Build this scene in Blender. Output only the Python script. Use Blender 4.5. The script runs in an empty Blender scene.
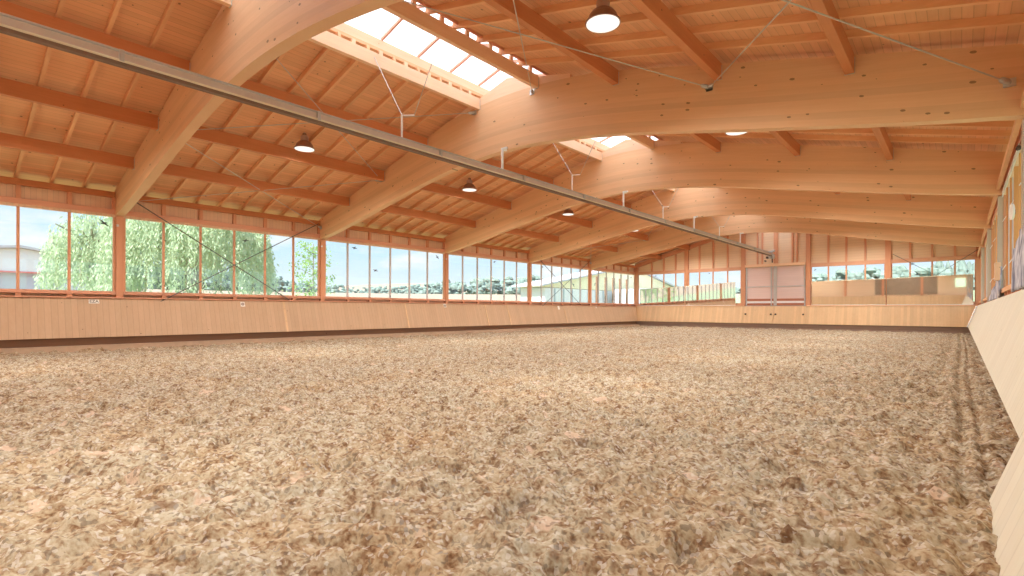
import bpy, math, random
import numpy as np
from mathutils import Vector, Matrix

random.seed(7)
rng = np.random.default_rng(11)
SC = bpy.context.scene
COL = SC.collection
PI = math.pi

# ------------------------------------------------------------------ layout (metres; z = 0 is the riding surface)
XL, XR, XC = -19.5, 0.77, -9.4          # timber lines of the two long walls, ridge line
BAY = 6.667
YA = [3.92 + BAY * i for i in range(-1, 6)]   # YA[0] near gable, YA[1..5] the arches, YA[6] far gable
YN, YF = YA[0], YA[6]
def roof(u): return 7.64 - (0.270 if u < 0 else 0.247) * abs(u)      # underside of the rafters
ORD = ['first', 'second', 'third', 'fourth', 'fifth', 'sixth', 'seventh', 'eighth', 'ninth', 'tenth']

# ------------------------------------------------------------------ helpers
class MB:
    def __init__(s): s.v = []; s.f = []; s.uv = None
    def box(s, x0, x1, y0, y1, z0, z1):
        b = len(s.v)
        s.v += [(x0,y0,z0),(x1,y0,z0),(x1,y1,z0),(x0,y1,z0),(x0,y0,z1),(x1,y0,z1),(x1,y1,z1),(x0,y1,z1)]
        s.f += [tuple(b+i for i in q) for q in ((0,3,2,1),(4,5,6,7),(0,1,5,4),(1,2,6,5),(2,3,7,6),(3,0,4,7))]
        return s
    def hexa(s, pts):           # 8 points, ordered like box
        b = len(s.v); s.v += [tuple(p) for p in pts]
        s.f += [tuple(b+i for i in q) for q in ((0,3,2,1),(4,5,6,7),(0,1,5,4),(1,2,6,5),(2,3,7,6),(3,0,4,7))]
        return s
    def beam(s, p, q, w, h, up=(0,0,1)):       # rectangular bar from p to q, w sideways, h along up
        p, q, up = Vector(p), Vector(q), Vector(up)
        d = (q-p).normalized(); r = d.cross(up).normalized(); u = r.cross(d)
        P = []
        for zz in (-h/2, h/2):
            for a, rr in ((p,-1),(p,1),(q,1),(q,-1)):
                P.append(a + r*rr*w/2 + u*zz)
        return s.hexa(P)
    def tube(s, pts, r, n=8, caps=True):
        pts = [Vector(p) for p in pts]; rings = []
        for i, p in enumerate(pts):
            d = (pts[min(i+1, len(pts)-1)] - pts[max(i-1, 0)]).normalized()
            a = d.cross(Vector((0,0,1)))
            if a.length < 1e-3: a = d.cross(Vector((1,0,0)))
            a.normalize(); b = d.cross(a)
            rr = r[i] if isinstance(r, (list, tuple)) else r
            st = len(s.v)
            for k in range(n):
                t = 2*PI*k/n
                s.v.append(tuple(p + a*math.cos(t)*rr + b*math.sin(t)*rr))
            rings.append(st)
        for i in range(len(rings)-1):
            A, B = rings[i], rings[i+1]
            for k in range(n):
                s.f.append((A+k, A+(k+1)%n, B+(k+1)%n, B+k))
        if caps:
            s.f.append(tuple(rings[0]+k for k in range(n))[::-1]); s.f.append(tuple(rings[-1]+k for k in range(n)))
        return s
    def lathe(s, prof, c=(0,0,0), n=24):       # prof [(r,z)]
        rings = []
        for r, z in prof:
            rings.append(len(s.v))
            for k in range(n):
                t = 2*PI*k/n; s.v.append((c[0]+r*math.cos(t), c[1]+r*math.sin(t), c[2]+z))
        for i in range(len(rings)-1):
            A, B = rings[i], rings[i+1]
            for k in range(n): s.f.append((A+k, A+(k+1)%n, B+(k+1)%n, B+k))
        s.f.append(tuple(rings[0]+k for k in range(n))[::-1]); s.f.append(tuple(rings[-1]+k for k in range(n)))
        return s
    def prism(s, poly, ax, a0, a1):            # poly of 2-d points swept along axis ax ('x','y','z') from a0 to a1
        def P(p, a): return {'x': (a, p[0], p[1]), 'y': (p[0], a, p[1]), 'z': (p[0], p[1], a)}[ax]
        b = len(s.v); n = len(poly)
        s.v += [P(p, a0) for p in poly] + [P(p, a1) for p in poly]
        s.f.append(tuple(range(b, b+n))); s.f.append(tuple(range(b+n, b+2*n))[::-1])
        for i in range(n):
            j = (i+1) % n; s.f.append((b+i, b+n+i, b+n+j, b+j))
        return s
    def build(s, name, mat, parent=None, bevel=0, smooth=False, loc=None):
        me = bpy.data.meshes.new(name)
        v = s.v
        if parent is not None and loc is None:
            o0 = parent.get('_o', None)
            if o0: v = [(a-o0[0], b-o0[1], c-o0[2]) for a, b, c in v]
        if loc is not None: v = [(a-loc[0], b-loc[1], c-loc[2]) for a, b, c in v]
        me.from_pydata(v, [], s.f)
        if s.uv:
            l = me.uv_layers.new(name='UVMap')
            for p in me.polygons:
                for li in p.loop_indices: l.data[li].uv = s.uv[me.loops[li].vertex_index]
        me.validate(); me.update()
        import bmesh
        bm = bmesh.new(); bm.from_mesh(me); bmesh.ops.recalc_face_normals(bm, faces=bm.faces); bm.to_mesh(me); bm.free()
        if smooth:
            for p in me.polygons: p.use_smooth = True
        if mat: me.materials.append(mat)
        o = bpy.data.objects.new(name, me); COL.objects.link(o)
        if parent is not None: o.parent = parent
        if loc is not None: o.location = loc
        if bevel:
            m = o.modifiers.new('bevel', 'BEVEL'); m.width = bevel; m.segments = 2; m.limit_method = 'ANGLE'
        return o

def tag(o, label=None, cat=None, group=None, kind=None):
    if label: o['label'] = label
    if cat: o['category'] = cat
    if group: o['group'] = group
    if kind: o['kind'] = kind
    return o
def empty(name, loc=(0,0,0)):
    o = bpy.data.objects.new(name, None); COL.objects.link(o); o.location = loc
    o['_o'] = [float(c) for c in loc]
    return o
def copy_tree(o, parent=None):
    c = o.copy(); COL.objects.link(c)
    if parent is not None: c.parent = parent
    for ch in list(o.children): copy_tree(ch, c)
    return c

# ------------------------------------------------------------------ materials
def lin(r, g, b): return tuple(((c/255)/12.92 if c/255 <= .04045 else (((c/255)+.055)/1.055)**2.4) for c in (r, g, b))
class NT:
    def __init__(s, name):
        s.m = bpy.data.materials.new(name); s.m.use_nodes = True; s.t = s.m.node_tree; s.t.nodes.clear()
        s.out = s.n('ShaderNodeOutputMaterial')
    def n(s, typ, **kw):
        x = s.t.nodes.new(typ)
        for k, v in kw.items(): setattr(x, k, v)
        return x
    def l(s, a, b): s.t.links.new(a, b)
    def math(s, op, a, b=None, clamp=False):
        x = s.n('ShaderNodeMath', operation=op); x.use_clamp = clamp
        for i, v in enumerate((a, b)):
            if v is None: continue
            if isinstance(v, (int, float)): x.inputs[i].default_value = v
            else: s.l(v, x.inputs[i])
        return x.outputs[0]
    def mix(s, f, a, b, blend='MIX'):
        x = s.n('ShaderNodeMix', data_type='RGBA', blend_type=blend)
        for i, v in ((0, f), (6, a), (7, b)):
            if isinstance(v, (int, float)): x.inputs[i].default_value = v
            elif isinstance(v, tuple): x.inputs[i].default_value = (*v[:3], 1)
            else: s.l(v, x.inputs[i])
        return x.outputs[2]
    def map(s, vec, scale=(1,1,1), rot=(0,0,0), loc=(0,0,0)):
        x = s.n('ShaderNodeMapping'); s.l(vec, x.inputs[0])
        x.inputs['Scale'].default_value = scale; x.inputs['Rotation'].default_value = rot; x.inputs['Location'].default_value = loc
        return x.outputs[0]
    def noise(s, vec, scale, detail=3, rough=.5, dim='3D'):
        x = s.n('ShaderNodeTexNoise'); s.l(vec, x.inputs['Vector']); x.inputs['Scale'].default_value = scale
        x.inputs['Detail'].default_value = detail; x.inputs['Roughness'].default_value = rough
        return x.outputs[0]
    def ramp(s, f, stops):
        x = s.n('ShaderNodeValToRGB'); s.l(f, x.inputs[0]); e = x.color_ramp.elements
        while len(e) > 1: e.remove(e[-1])
        for i, (p, c) in enumerate(stops):
            if i == 0: e[0].position = p; e[0].color = (*c, 1)
            else:
                k = e.new(p); k.color = (*c, 1)
        return x.outputs[0]
    def bsdf(s, color, rough=.6, metal=0, bump=None, strength=.3, dist=.01, spec=.3):
        b = s.n('ShaderNodeBsdfPrincipled')
        if isinstance(color, tuple): b.inputs['Base Color'].default_value = (*color[:3], 1)
        else: s.l(color, b.inputs['Base Color'])
        b.inputs['Roughness'].default_value = rough; b.inputs['Metallic'].default_value = metal
        b.inputs['Specular IOR Level'].default_value = spec
        if bump is not None:
            x = s.n('ShaderNodeBump'); x.inputs['Strength'].default_value = strength; x.inputs['Distance'].default_value = dist
            s.l(bump, x.inputs['Height']); s.l(x.outputs[0], b.inputs['Normal'])
        s.l(b.outputs[0], s.out.inputs[0]); return b

def wood(name, base, dark, grain='x', plank=None, plank_axis='y', plank_tone=.12, knots=1.0, groove=.5, rough=.55, uv=False, lam=None, pale=None):
    """grain: axis the fibres run along; plank = board width along plank_axis."""
    T = NT(name); tc = T.n('ShaderNodeTexCoord')
    if uv: vec = tc.outputs['UV']
    else:
        vec = T.n('ShaderNodeNewGeometry').outputs['Position']
    sep = T.n('ShaderNodeSeparateXYZ'); T.l(vec, sep.inputs[0])
    ax = {'x': 0, 'y': 1, 'z': 2}
    sc = [14, 14, 14]; sc[ax[grain]] = .9
    if uv: sc = [.9, 14, 1]
    g = T.noise(T.map(vec, tuple(sc)), 1.6, 4, .6)
    g2 = T.noise(T.map(vec, tuple(c*.25 for c in sc)), 1.2, 2, .5)
    f = T.math('ADD', T.math('MULTIPLY', g, .6), T.math('MULTIPLY', g2, .5))
    f = T.math('SUBTRACT', f, .35, True)
    col = T.mix(T.math('MULTIPLY', f, 1.3, True), base, dark)
    info = T.n('ShaderNodeObjectInfo')
    bump = g
    if plank:
        a = T.math('DIVIDE', sep.outputs[ax[plank_axis]], plank)
        fl = T.math('FLOOR', a); fr = T.math('SUBTRACT', a, fl)
        wn = T.n('ShaderNodeTexWhiteNoise', noise_dimensions='1D'); T.l(fl, wn.inputs['W'])
        tone = T.math('ADD', T.math('MULTIPLY', wn.outputs[0], plank_tone*2), 1-plank_tone)
        hsv = T.n('ShaderNodeHueSaturation'); T.l(tone, hsv.inputs['Value']); T.l(col, hsv.inputs['Color']); col = hsv.outputs[0]
        edge = T.math('LESS_THAN', T.math('MINIMUM', fr, T.math('SUBTRACT', 1.0, fr)), .05)
        col = T.mix(T.math('MULTIPLY', edge, groove), col, tuple(c*.45 for c in dark))
        bump = T.math('SUBTRACT', T.math('MULTIPLY', g, .3), T.math('MULTIPLY', edge, 1.0))
    if lam:
        a = T.math('DIVIDE', sep.outputs[1 if uv else 2], lam)
        fl = T.math('FLOOR', a)
        wn = T.n('ShaderNodeTexWhiteNoise', noise_dimensions='1D'); T.l(fl, wn.inputs['W'])
        tone = T.math('ADD', T.math('MULTIPLY', wn.outputs[0], .12), .94)
        hsv = T.n('ShaderNodeHueSaturation'); T.l(tone, hsv.inputs['Value']); T.l(col, hsv.inputs['Color']); col = hsv.outputs[0]
    if knots:
        vo = T.n('ShaderNodeTexVoronoi'); T.l(T.map(vec, (3.6, 7.0, 1.0) if uv else (4.2,4.2,4.2)), vo.inputs['Vector']); vs = T.n('ShaderNodeSeparateColor'); T.l(vo.outputs['Color'], vs.inputs[0]); vo.inputs['Scale'].default_value = 1.0
        wob = T.noise(vec, 30, 2)
        k = T.math('LESS_THAN', T.math('ADD', vo.outputs['Distance'], T.math('MULTIPLY', wob, .05)), T.math('MULTIPLY', T.math('SUBTRACT', vs.outputs[0], .25, True), .27*knots))
        if pale is None: col = T.mix(T.math('MULTIPLY', k, .75), col, tuple(c*.28 for c in dark))
        else: col = T.mix(T.math('MULTIPLY', k, .4), col, pale)
    hsv = T.n('ShaderNodeHueSaturation'); T.l(T.math('ADD', T.math('MULTIPLY', info.outputs['Random'], .14), .93), hsv.inputs['Value'])
    T.l(col, hsv.inputs['Color']); col = hsv.outputs[0]
    T.bsdf(col, rough, bump=bump, strength=.25, dist=.006)
    return T.m

def plain(name, c, rough=.5, metal=0, spec=.3, var=.08, scale=6):
    T = NT(name); tc = T.n('ShaderNodeNewGeometry').outputs['Position']
    g = T.noise(tc, scale, 3)
    col = T.mix(g, tuple(x*(1-var) for x in c), tuple(min(1, x*(1+var)) for x in c))
    T.bsdf(col, rough, metal, bump=g, strength=.08, spec=spec); return T.m

M = {}
M['arch'] = wood('glulam', (.83,.53,.31), (.71,.41,.21), uv=True, lam=.12, knots=1.0)
M['wedge'] = wood('glulam_ridge', (.86,.60,.40), (.70,.42,.25), grain='x', knots=.6)
M['purlin'] = wood('purlin_timber', (.66,.27,.115), (.50,.17,.065), grain='y', knots=.6)
M['edge'] = wood('skylight_edge_timber', (.90,.62,.40), (.78,.46,.27), grain='y', knots=.5)
M['rafter'] = wood('rafter_timber', (.86,.50,.27), (.70,.35,.16), grain='x', knots=.4)
M['roof'] = wood('roof_boards', (.80,.44,.235), (.64,.31,.15), grain='y', plank=.125, plank_axis='x', plank_tone=.06, groove=.28, knots=.8)
M['kick_side'] = wood('kickboard_side', (.61,.42,.27), (.52,.33,.20), grain='z', plank=.145, plank_axis='y', plank_tone=.04, groove=.22, knots=.55)
M['kick_far'] = wood('kickboard_far', (.76,.53,.31), (.64,.40,.21), grain='z', plank=.145, plank_axis='x', plank_tone=.07, groove=.12, knots=.5)
M['kick_right'] = wood('kickboard_right_glare', (.84,.81,.68), (.76,.70,.54), grain='z', plank=.24, plank_axis='y', plank_tone=.03, groove=.14, knots=.6)  # lighter than the other boarding: glare is put into the base colour
M['post'] = wood('post_timber', (.74,.36,.21), (.58,.25,.13), grain='z', knots=.5)
M['frame'] = wood('frame_timber', (.74,.38,.25), (.60,.27,.17), grain='y', knots=.3)
M['frame_far'] = wood('frame_timber_far', (.76,.42,.27), (.62,.30,.18), grain='x', knots=.3)
M['mull'] = wood('mullion_timber', (.74,.37,.22), (.62,.28,.15), grain='z', knots=0)
M['mull_grey'] = plain('mullion_grey', (.62,.55,.54), .5)
M['ply'] = wood('cream_boarding', (.92,.70,.49), (.82,.56,.36), grain='x', plank=.16, plank_axis='z', plank_tone=.03, groove=.22, knots=.3)
M['panel'] = wood('eave_panel', (.86,.60,.41), (.76,.48,.31), grain='y', plank=.12, plank_axis='y', plank_tone=.04, groove=.25, knots=.2)
M['plinth'] = wood('plinth_board_shaded', (.46,.27,.17), (.34,.19,.12), grain='y', knots=.6, plank=.2, plank_axis='z')  # dark brown includes the shadow of the recess under the kickboard
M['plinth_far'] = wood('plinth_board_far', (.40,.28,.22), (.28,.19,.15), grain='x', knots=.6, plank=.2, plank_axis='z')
M['grey_post'] = wood('weathered_post', (.60,.50,.40), (.45,.36,.28), grain='z', knots=.3)
M['orange_stud'] = wood('orange_stud', (.80,.40,.15), (.62,.27,.09), grain='z', knots=.5)
M['steel'] = plain('galvanised_steel', (.62,.63,.64), .38, .7)
M['white_steel'] = plain('white_painted_steel', (.86,.86,.85), .4, .1)
M['dark_rod'] = plain('dark_rod', (.16,.15,.14), .5, .3)
M['rod'] = plain('steel_rod', (.55,.50,.45), .4, .6)
M['rail_web'] = plain('rail_web', (.74,.64,.62), .45, .3)
M['rail_cream'] = plain('rail_cream_tube', (.86,.80,.62), .4)
M['rail_dark'] = plain('rail_brown_channel', (.22,.14,.10), .6)
M['lamp'] = plain('lamp_bronze', (.36,.22,.17), .4, .5)
M['lampneck'] = plain('lamp_neck_grey', (.55,.42,.38), .4, .4)
M['sign'] = plain('sign_white', (.86,.82,.74), .5, 0, var=.02)
M['ink'] = plain('ink_dark', (.10,.07,.06), .6)
M['sticker'] = plain('bird_sticker_black', (.10,.11,.11), .6)
M['pinkdoor'] = wood('door_panel', (.80,.62,.58), (.72,.53,.48), grain='x', plank=.14, plank_axis='z', plank_tone=.02, groove=.12, knots=0)
M['redbar'] = plain('door_bar_brown', (.45,.18,.11), .5)
M['cloth'] = None
M['leaf'] = None

def mat_cloth():
    T = NT('blue_grey_cloth'); p = T.n('ShaderNodeNewGeometry').outputs['Position']
    g = T.noise(T.map(p, (1, 1, .6)), 5, 3, .5)
    col = T.ramp(g, [(.35, (.16,.17,.24)), (.5, (.42,.43,.52)), (.62, (.72,.72,.76)), (.75, (.25,.26,.36))])
    T.bsdf(col, .8, bump=g, strength=.4); return T.m
M['cloth'] = mat_cloth()
def mat_leaf(name, a, b):
    T = NT(name); info = T.n('ShaderNodeNewGeometry')
    g = T.noise(info.outputs['Position'], 1.3, 3); col = T.mix(g, a, b)
    d = T.n('ShaderNodeBsdfDiffuse'); t = T.n('ShaderNodeBsdfTranslucent'); m = T.n('ShaderNodeMixShader')
    m.inputs[0].default_value = .45
    T.l(col, d.inputs[0]); T.l(col, t.inputs[0]); T.l(d.outputs[0], m.inputs[1]); T.l(t.outputs[0], m.inputs[2]); T.l(m.outputs[0], T.out.inputs[0])
    return T.m
M['willow'] = mat_leaf('willow_leaves', (.44,.53,.33), (.60,.67,.48))
M['sapling'] = mat_leaf('sapling_leaves', (.22,.38,.10), (.38,.52,.22))
M['forest'] = plain('forest_haze_green', (.185,.235,.20), .9, var=.25, scale=.2, spec=0)  # distance haze is mixed into this greyed foliage colour
M['bark'] = plain('bark', (.34,.32,.26), .9)
def mat_glass():
    T = NT('window_glass')
    tr = T.n('ShaderNodeBsdfTransparent'); tr.inputs[0].default_value = (.95,.97,.97,1)
    gl = T.n('ShaderNodeBsdfGlossy'); gl.inputs['Roughness'].default_value = .02; gl.inputs[0].default_value = (1,1,1,1)
    m = T.n('ShaderNodeMixShader'); m.inputs[0].default_value = .05
    T.l(tr.outputs[0], m.inputs[1]); T.l(gl.outputs[0], m.inputs[2]); T.l(m.outputs[0], T.out.inputs[0]); return T.m
M['glass'] = mat_glass()
def mat_sky():
    T = NT('opal_skylight_sheet')
    d = T.n('ShaderNodeBsdfDiffuse'); t = T.n('ShaderNodeBsdfTranslucent'); m = T.n('ShaderNodeMixShader')
    d.inputs[0].default_value = (.9,.92,.93,1); t.inputs[0].default_value = (.93,.96,1,1); m.inputs[0].default_value = .72
    T.l(d.outputs[0], m.inputs[1]); T.l(t.outputs[0], m.inputs[2]); T.l(m.outputs[0], T.out.inputs[0]); return T.m
M['opal'] = mat_sky()
def mat_mirror():
    T = NT('mirror_glass'); T.bsdf((.86,.86,.84), .03, 1.0); return T.m
M['mirror'] = mat_mirror()
def mat_emit(name, c, s):
    T = NT(name); e = T.n('ShaderNodeEmission'); e.inputs[0].default_value = (*c, 1); e.inputs[1].default_value = s
    T.l(e.outputs[0], T.out.inputs[0]); return T.m
M['lens'] = mat_emit('lamp_lens_glow', (1,.93,.80), .95)
def mat_sand():
    T = NT('arena_sand'); p = T.n('ShaderNodeNewGeometry').outputs['Position']
    a = T.noise(T.map(p, (1.25,1,.3), rot=(0,0,.5)), 7.5, 2, .5)
    b = T.noise(p, 34, 2, .5)
    c = T.noise(p, 1.1, 3, .5)
    f = T.math('ADD', T.math('MULTIPLY', a, .5), T.math('MULTIPLY', b, .5))
    col = T.ramp(f, [(.33, (.19,.105,.055)), (.42, (.335,.23,.14)), (.50, (.475,.395,.27)), (.60, (.58,.52,.39))])
    warm = T.ramp(c, [(.42, (1,1,1)), (.68, (1.0,.89,.78))])
    col = T.mix(1.0, col, warm, 'MULTIPLY')
    # sparse dark brown spots and scraped pale patches
    d = T.noise(T.map(p, (1.3,1,1), rot=(0,0,.5), loc=(3,8,0)), 4.2, 2, .5)
    dm = T.ramp(d, [(.645, (0,0,0)), (.69, (1,1,1))])
    col = T.mix(T.math('MULTIPLY', dm, .62), col, (.19,.095,.05))
    s = T.noise(T.map(p, (.8,1.2,1)), 2.9, 2, .5)
    sm = T.ramp(s, [(.665, (0,0,0)), (.70, (1,1,1))])
    col = T.mix(T.math('MULTIPLY', sm, .7), col, (.74,.56,.42))
    vo = T.n('ShaderNodeTexVoronoi'); T.l(p, vo.inputs['Vector']); vo.inputs['Scale'].default_value = 42
    vs = T.n('ShaderNodeSeparateColor'); T.l(vo.outputs['Color'], vs.inputs[0])
    g1 = T.math('GREATER_THAN', vs.outputs[0], .86); g2 = T.math('GREATER_THAN', vs.outputs[1], .86)
    col = T.mix(T.math('MULTIPLY', g1, .45), col, (.78,.75,.68))
    col = T.mix(T.math('MULTIPLY', g2, .50), col, (.16,.12,.09))
    T.bsdf(col, .95, bump=f, strength=.9, dist=.03, spec=.1); return T.m
M['sand'] = mat_sand()
def mat_land():
    T = NT('meadow_and_field'); p = T.n('ShaderNodeNewGeometry').outputs['Position']
    s = T.n('ShaderNodeSeparateXYZ'); T.l(p, s.inputs[0])
    g = T.noise(p, .6, 4)
    grass = T.mix(g, (.20,.25,.14), (.25,.29,.18)); field = T.mix(g, (.27,.20,.145), (.31,.235,.175))
    d = T.math('GREATER_THAN', T.math('MULTIPLY', s.outputs[0], -1.0), 48.0)
    col = T.mix(d, grass, field); T.bsdf(col, .95, spec=.05); return T.m
M['land'] = mat_land()
M['barn_white'] = plain('barn_white', (.74,.70,.69), .8)
M['barn_grey'] = plain('barn_grey', (.46,.47,.52), .8)
M['barn_red'] = plain('barn_red_trim', (.70,.22,.20), .7)
M['render_yellow'] = plain('yellow_render', (.90,.76,.50), .8)
M['roof_grey'] = plain('grey_roof_sheet', (.50,.48,.50), .7)
M['farpost'] = wood('yard_post', (.26,.13,.075), (.20,.10,.055), grain='z', knots=0)

# ------------------------------------------------------------------ floor: raked, hoof-churned surface
def vnoise(x, y, seed):
    xi = np.floor(x).astype(np.int64); yi = np.floor(y).astype(np.int64); fx = x-xi; fy = y-yi
    def h(a, b):
        n = (a*374761393 + b*668265263 + seed*974711) & 0xffffffff
        n = ((n ^ (n >> 13)) * 1274126177) & 0xffffffff
        return ((n ^ (n >> 16)) & 0xffff) / 65535.0
    sx = fx*fx*(3-2*fx); sy = fy*fy*(3-2*fy)
    return (h(xi,yi)*(1-sx)+h(xi+1,yi)*sx)*(1-sy) + (h(xi,yi+1)*(1-sx)+h(xi+1,yi+1)*sx)*sy
def floor_mesh():
    def axis(a, b, c, d0, k, dmax):
        out = [c]; x = c
        while x < b: x += min(dmax, d0 + k*abs(x-c)); out.append(min(x, b))
        x = c; lo = []
        while x > a: x -= min(dmax, d0 + k*abs(x-c)); lo.append(max(x, a))
        return np.array(lo[::-1] + out)
    xs = axis(XL-.1, XR+.15, -.8, .024, .0050, .11); ys = axis(YN, YF+.1, 2.6, .022, .0035, .11)
    X, Y = np.meshgrid(xs, ys)
    ca, sa = math.cos(.5), math.sin(.5)
    U, V = X*ca+Y*sa, -X*sa+Y*ca
    def sstep(v, lo, hi):
        t = np.clip((v-lo)/(hi-lo), 0, 1); return t*t*(3-2*t)
    Z = .035*(vnoise(U*2.6, V*2.1, 1)-.5) + .050*(vnoise(U*6, V*5, 2)-.5) + .030*(vnoise(X*27, Y*27, 4)-.5)
    c1 = vnoise(U*8.5+2, V*7, 3); c2 = vnoise(U*15+7, V*14, 6)
    Z += .034*sstep(c1, .50, .66) + .026*sstep(c2, .50, .64)
    pits = vnoise(U*3.1+5, V*3.6, 7); Z -= .075*sstep(pits, .76, .88)
    # ruts of the track beside the right boarding
    for xr, w, dp in ((-.28, .09, .03), (.00, .045, .045), (.14, .035, .04)):
        xx = xr + .025*np.sin(Y*.35) + .015*(vnoise(Y*1.5, Y*0, 5)-.5)
        Z -= dp*np.exp(-((X-xx)/w)**2)
    Z += .05*np.clip(1-((YF-.75)-Y)/.5, 0, 1) + .05*np.clip(1-(X-(XL+.6))/.25, 0, 1)*(X < XL+.9)
    v = np.stack([X, Y, Z], -1).reshape(-1, 3)
    ny, nx = X.shape
    i = np.arange((ny-1)*(nx-1)); r = i//(nx-1); c = i % (nx-1); a = r*nx+c
    f = np.stack([a, a+1, a+nx+1, a+nx], -1)
    me = bpy.data.meshes.new('floor')
    me.vertices.add(len(v)); me.vertices.foreach_set('co', v.ravel())
    me.loops.add(f.size); me.loops.foreach_set('vertex_index', f.ravel().astype(np.int32))
    me.polygons.add(len(f)); me.polygons.foreach_set('loop_start', np.arange(0, f.size, 4, dtype=np.int32))
    me.update(calc_edges=True); me.validate()
    me.polygons.foreach_set('use_smooth', np.ones(len(f), dtype=bool))
    me.materials.append(M['sand'])
    o = bpy.data.objects.new('floor', me); COL.objects.link(o)
    tag(o, 'churned cream and brown riding sand covering the whole hall floor', 'floor', kind='structure')
floor_mesh()

# ------------------------------------------------------------------ arches
_tab = [(0,5.67),(1.1,5.63),(2.0,5.55),(2.8,5.44),(4,5.24),(5,5.04),(6,4.84),(7,4.65),(8,4.46),(9,4.28),(10.3,4.08)]
def under(u):
    u = abs(u); return float(np.interp(u, [a for a, b in _tab], [b for a, b in _tab]))
_us = np.linspace(-10.2, 10.2, 103)
_un = np.array([under(u) for u in _us]); _un = np.convolve(np.pad(_un, 3, mode='edge'), np.ones(7)/7, 'valid')
_un[:4] = [under(u) for u in _us[:4]]; _un[-4:] = [under(u) for u in _us[-4:]]
def main_top(u): return roof(u)-.005 if abs(u) > 2.6 else min(roof(u)-.005, 7.16-.03*u*u)
arch_words = ['nearest', 'second nearest', 'third nearest', 'fourth nearest', 'farthest']
arch_extra = ['its left foot beside the broad willow window', 'spanning the top of the picture and carrying the first rail bracket', 'crossing the view below the long front arch', 'meeting the left wall near the yard building', 'just before the boarded far gable']
for i in range(5):
    y0, y1 = YA[i+1]-.11, YA[i+1]+.11
    root = empty('arch_beam', (XC, YA[i+1], 4.06))
    tag(root, '%s glued-timber arch, %s' % (arch_words[i], arch_extra[i]), 'roof beam', 'timber arches over the hall')
    m = MB(); m.uv = []
    n = len(_us)
    for u, zb in zip(_us, _un):
        zt = main_top(u)
        for y in (y0, y1):
            m.v.append((XC+u, y, zb)); m.uv.append((u + i*31, 0.0))
            m.v.append((XC+u, y, zt)); m.uv.append((u + i*31, zt-zb))
    for k in range(n-1):
        a = k*4; b = a+4
        m.f += [(a, b, b+1, a+1), (a+2, a+3, b+3, b+2), (a, a+2, b+2, b), (a+1, b+1, b+3, a+3)]
    m.f += [(0, 1, 3, 2), ((n-1)*4, (n-1)*4+2, (n-1)*4+3, (n-1)*4+1)]
    m.build('curved_beam', M['arch'], root)
    us = np.linspace(-2.1, 2.1, 15)
    poly = [(XC+u, 7.166-.03*u*u) for u in us if roof(u) > 7.175-.03*u*u]
    u0 = poly[0][0]-XC; u1 = poly[-1][0]-XC
    poly += [(XC+u1, roof(u1)-.005), (XC, roof(0)-.005), (XC+u0, roof(u0)-.005)]
    w = MB().prism(poly, 'y', y0+.012, y1-.012).build('ridge_wedge', M['wedge'], root)
    w['label'] = 'pale wedge topping the arch under the skylight'

# ------------------------------------------------------------------ purlins, edge beams, eave beams
slots = [(-7.95, 'purlin', 'first purlin up from the left eave'), (-5.72, 'purlin', 'second purlin up from the left eave'), (-3.4, 'purlin', 'third purlin up from the left eave'),
         (-1.07, 'edge', 'left edge beam of the skylight'), (1.07, 'edge', 'right edge beam of the skylight'),
         (3.4, 'purlin', 'third purlin up from the right eave'), (5.72, 'purlin', 'second purlin up from the right eave'), (7.95, 'purlin', 'first purlin up from the right eave')]
bayw = ['before the nearest arch', 'between the nearest and second arches', 'between the second and third arches', 'between the third and fourth arches', 'between the fourth and farthest arches', 'between the farthest arch and the gable']
SKIP = set()
for b in range(6):
    ya, yb = YA[b]+.12, YA[b+1]-.12
    for si, (u, kind, w) in enumerate(slots):
        if b == 0 and si > 3: continue
        zt = roof(u); dp = {-7.95: .34, -5.72: .36, -3.4: .29}.get(u, .33)
        th = .14 if kind == 'purlin' else .12
        m = MB().box(XC+u-th/2, XC+u+th/2, ya, yb, zt-dp, zt-.002 - (.25*th/2))
        if kind == 'purlin':
            o = m.build('purlin', M['purlin'], bevel=.006)
            tag(o, 'brown %s, %s' % (w, bayw[b]), 'purlin', 'deep purlins between the arches')
        else:
            o = m.build('skylight_edge_beam', M['edge'], bevel=.006)
            tag(o, 'pale %s, %s' % (w, bayw[b]), 'beam', 'skylight edge beams')
        for yy in (ya-.004, yb-.006):
            MB().box(XC+u-th/2-.006, XC+u+th/2+.006, yy, yy+.012, zt-dp-.01, zt-.06).build('joist_hanger', M['steel'], o)
    for sx, X, nm in ((-1, XL, 'left'), (1, XR, 'right')):
        o = MB().box(X-.08+(.14 if sx > 0 else 0), X+.06+(.14 if sx > 0 else 0), ya, yb, 4.66, 4.83).build('eave_beam', M['purlin'] if sx < 0 else M['orange_stud'], bevel=.005)
        tag(o, 'long brown beam under the %s eave, %s' % (nm, bayw[b]), 'beam', 'eave beams')

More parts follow.
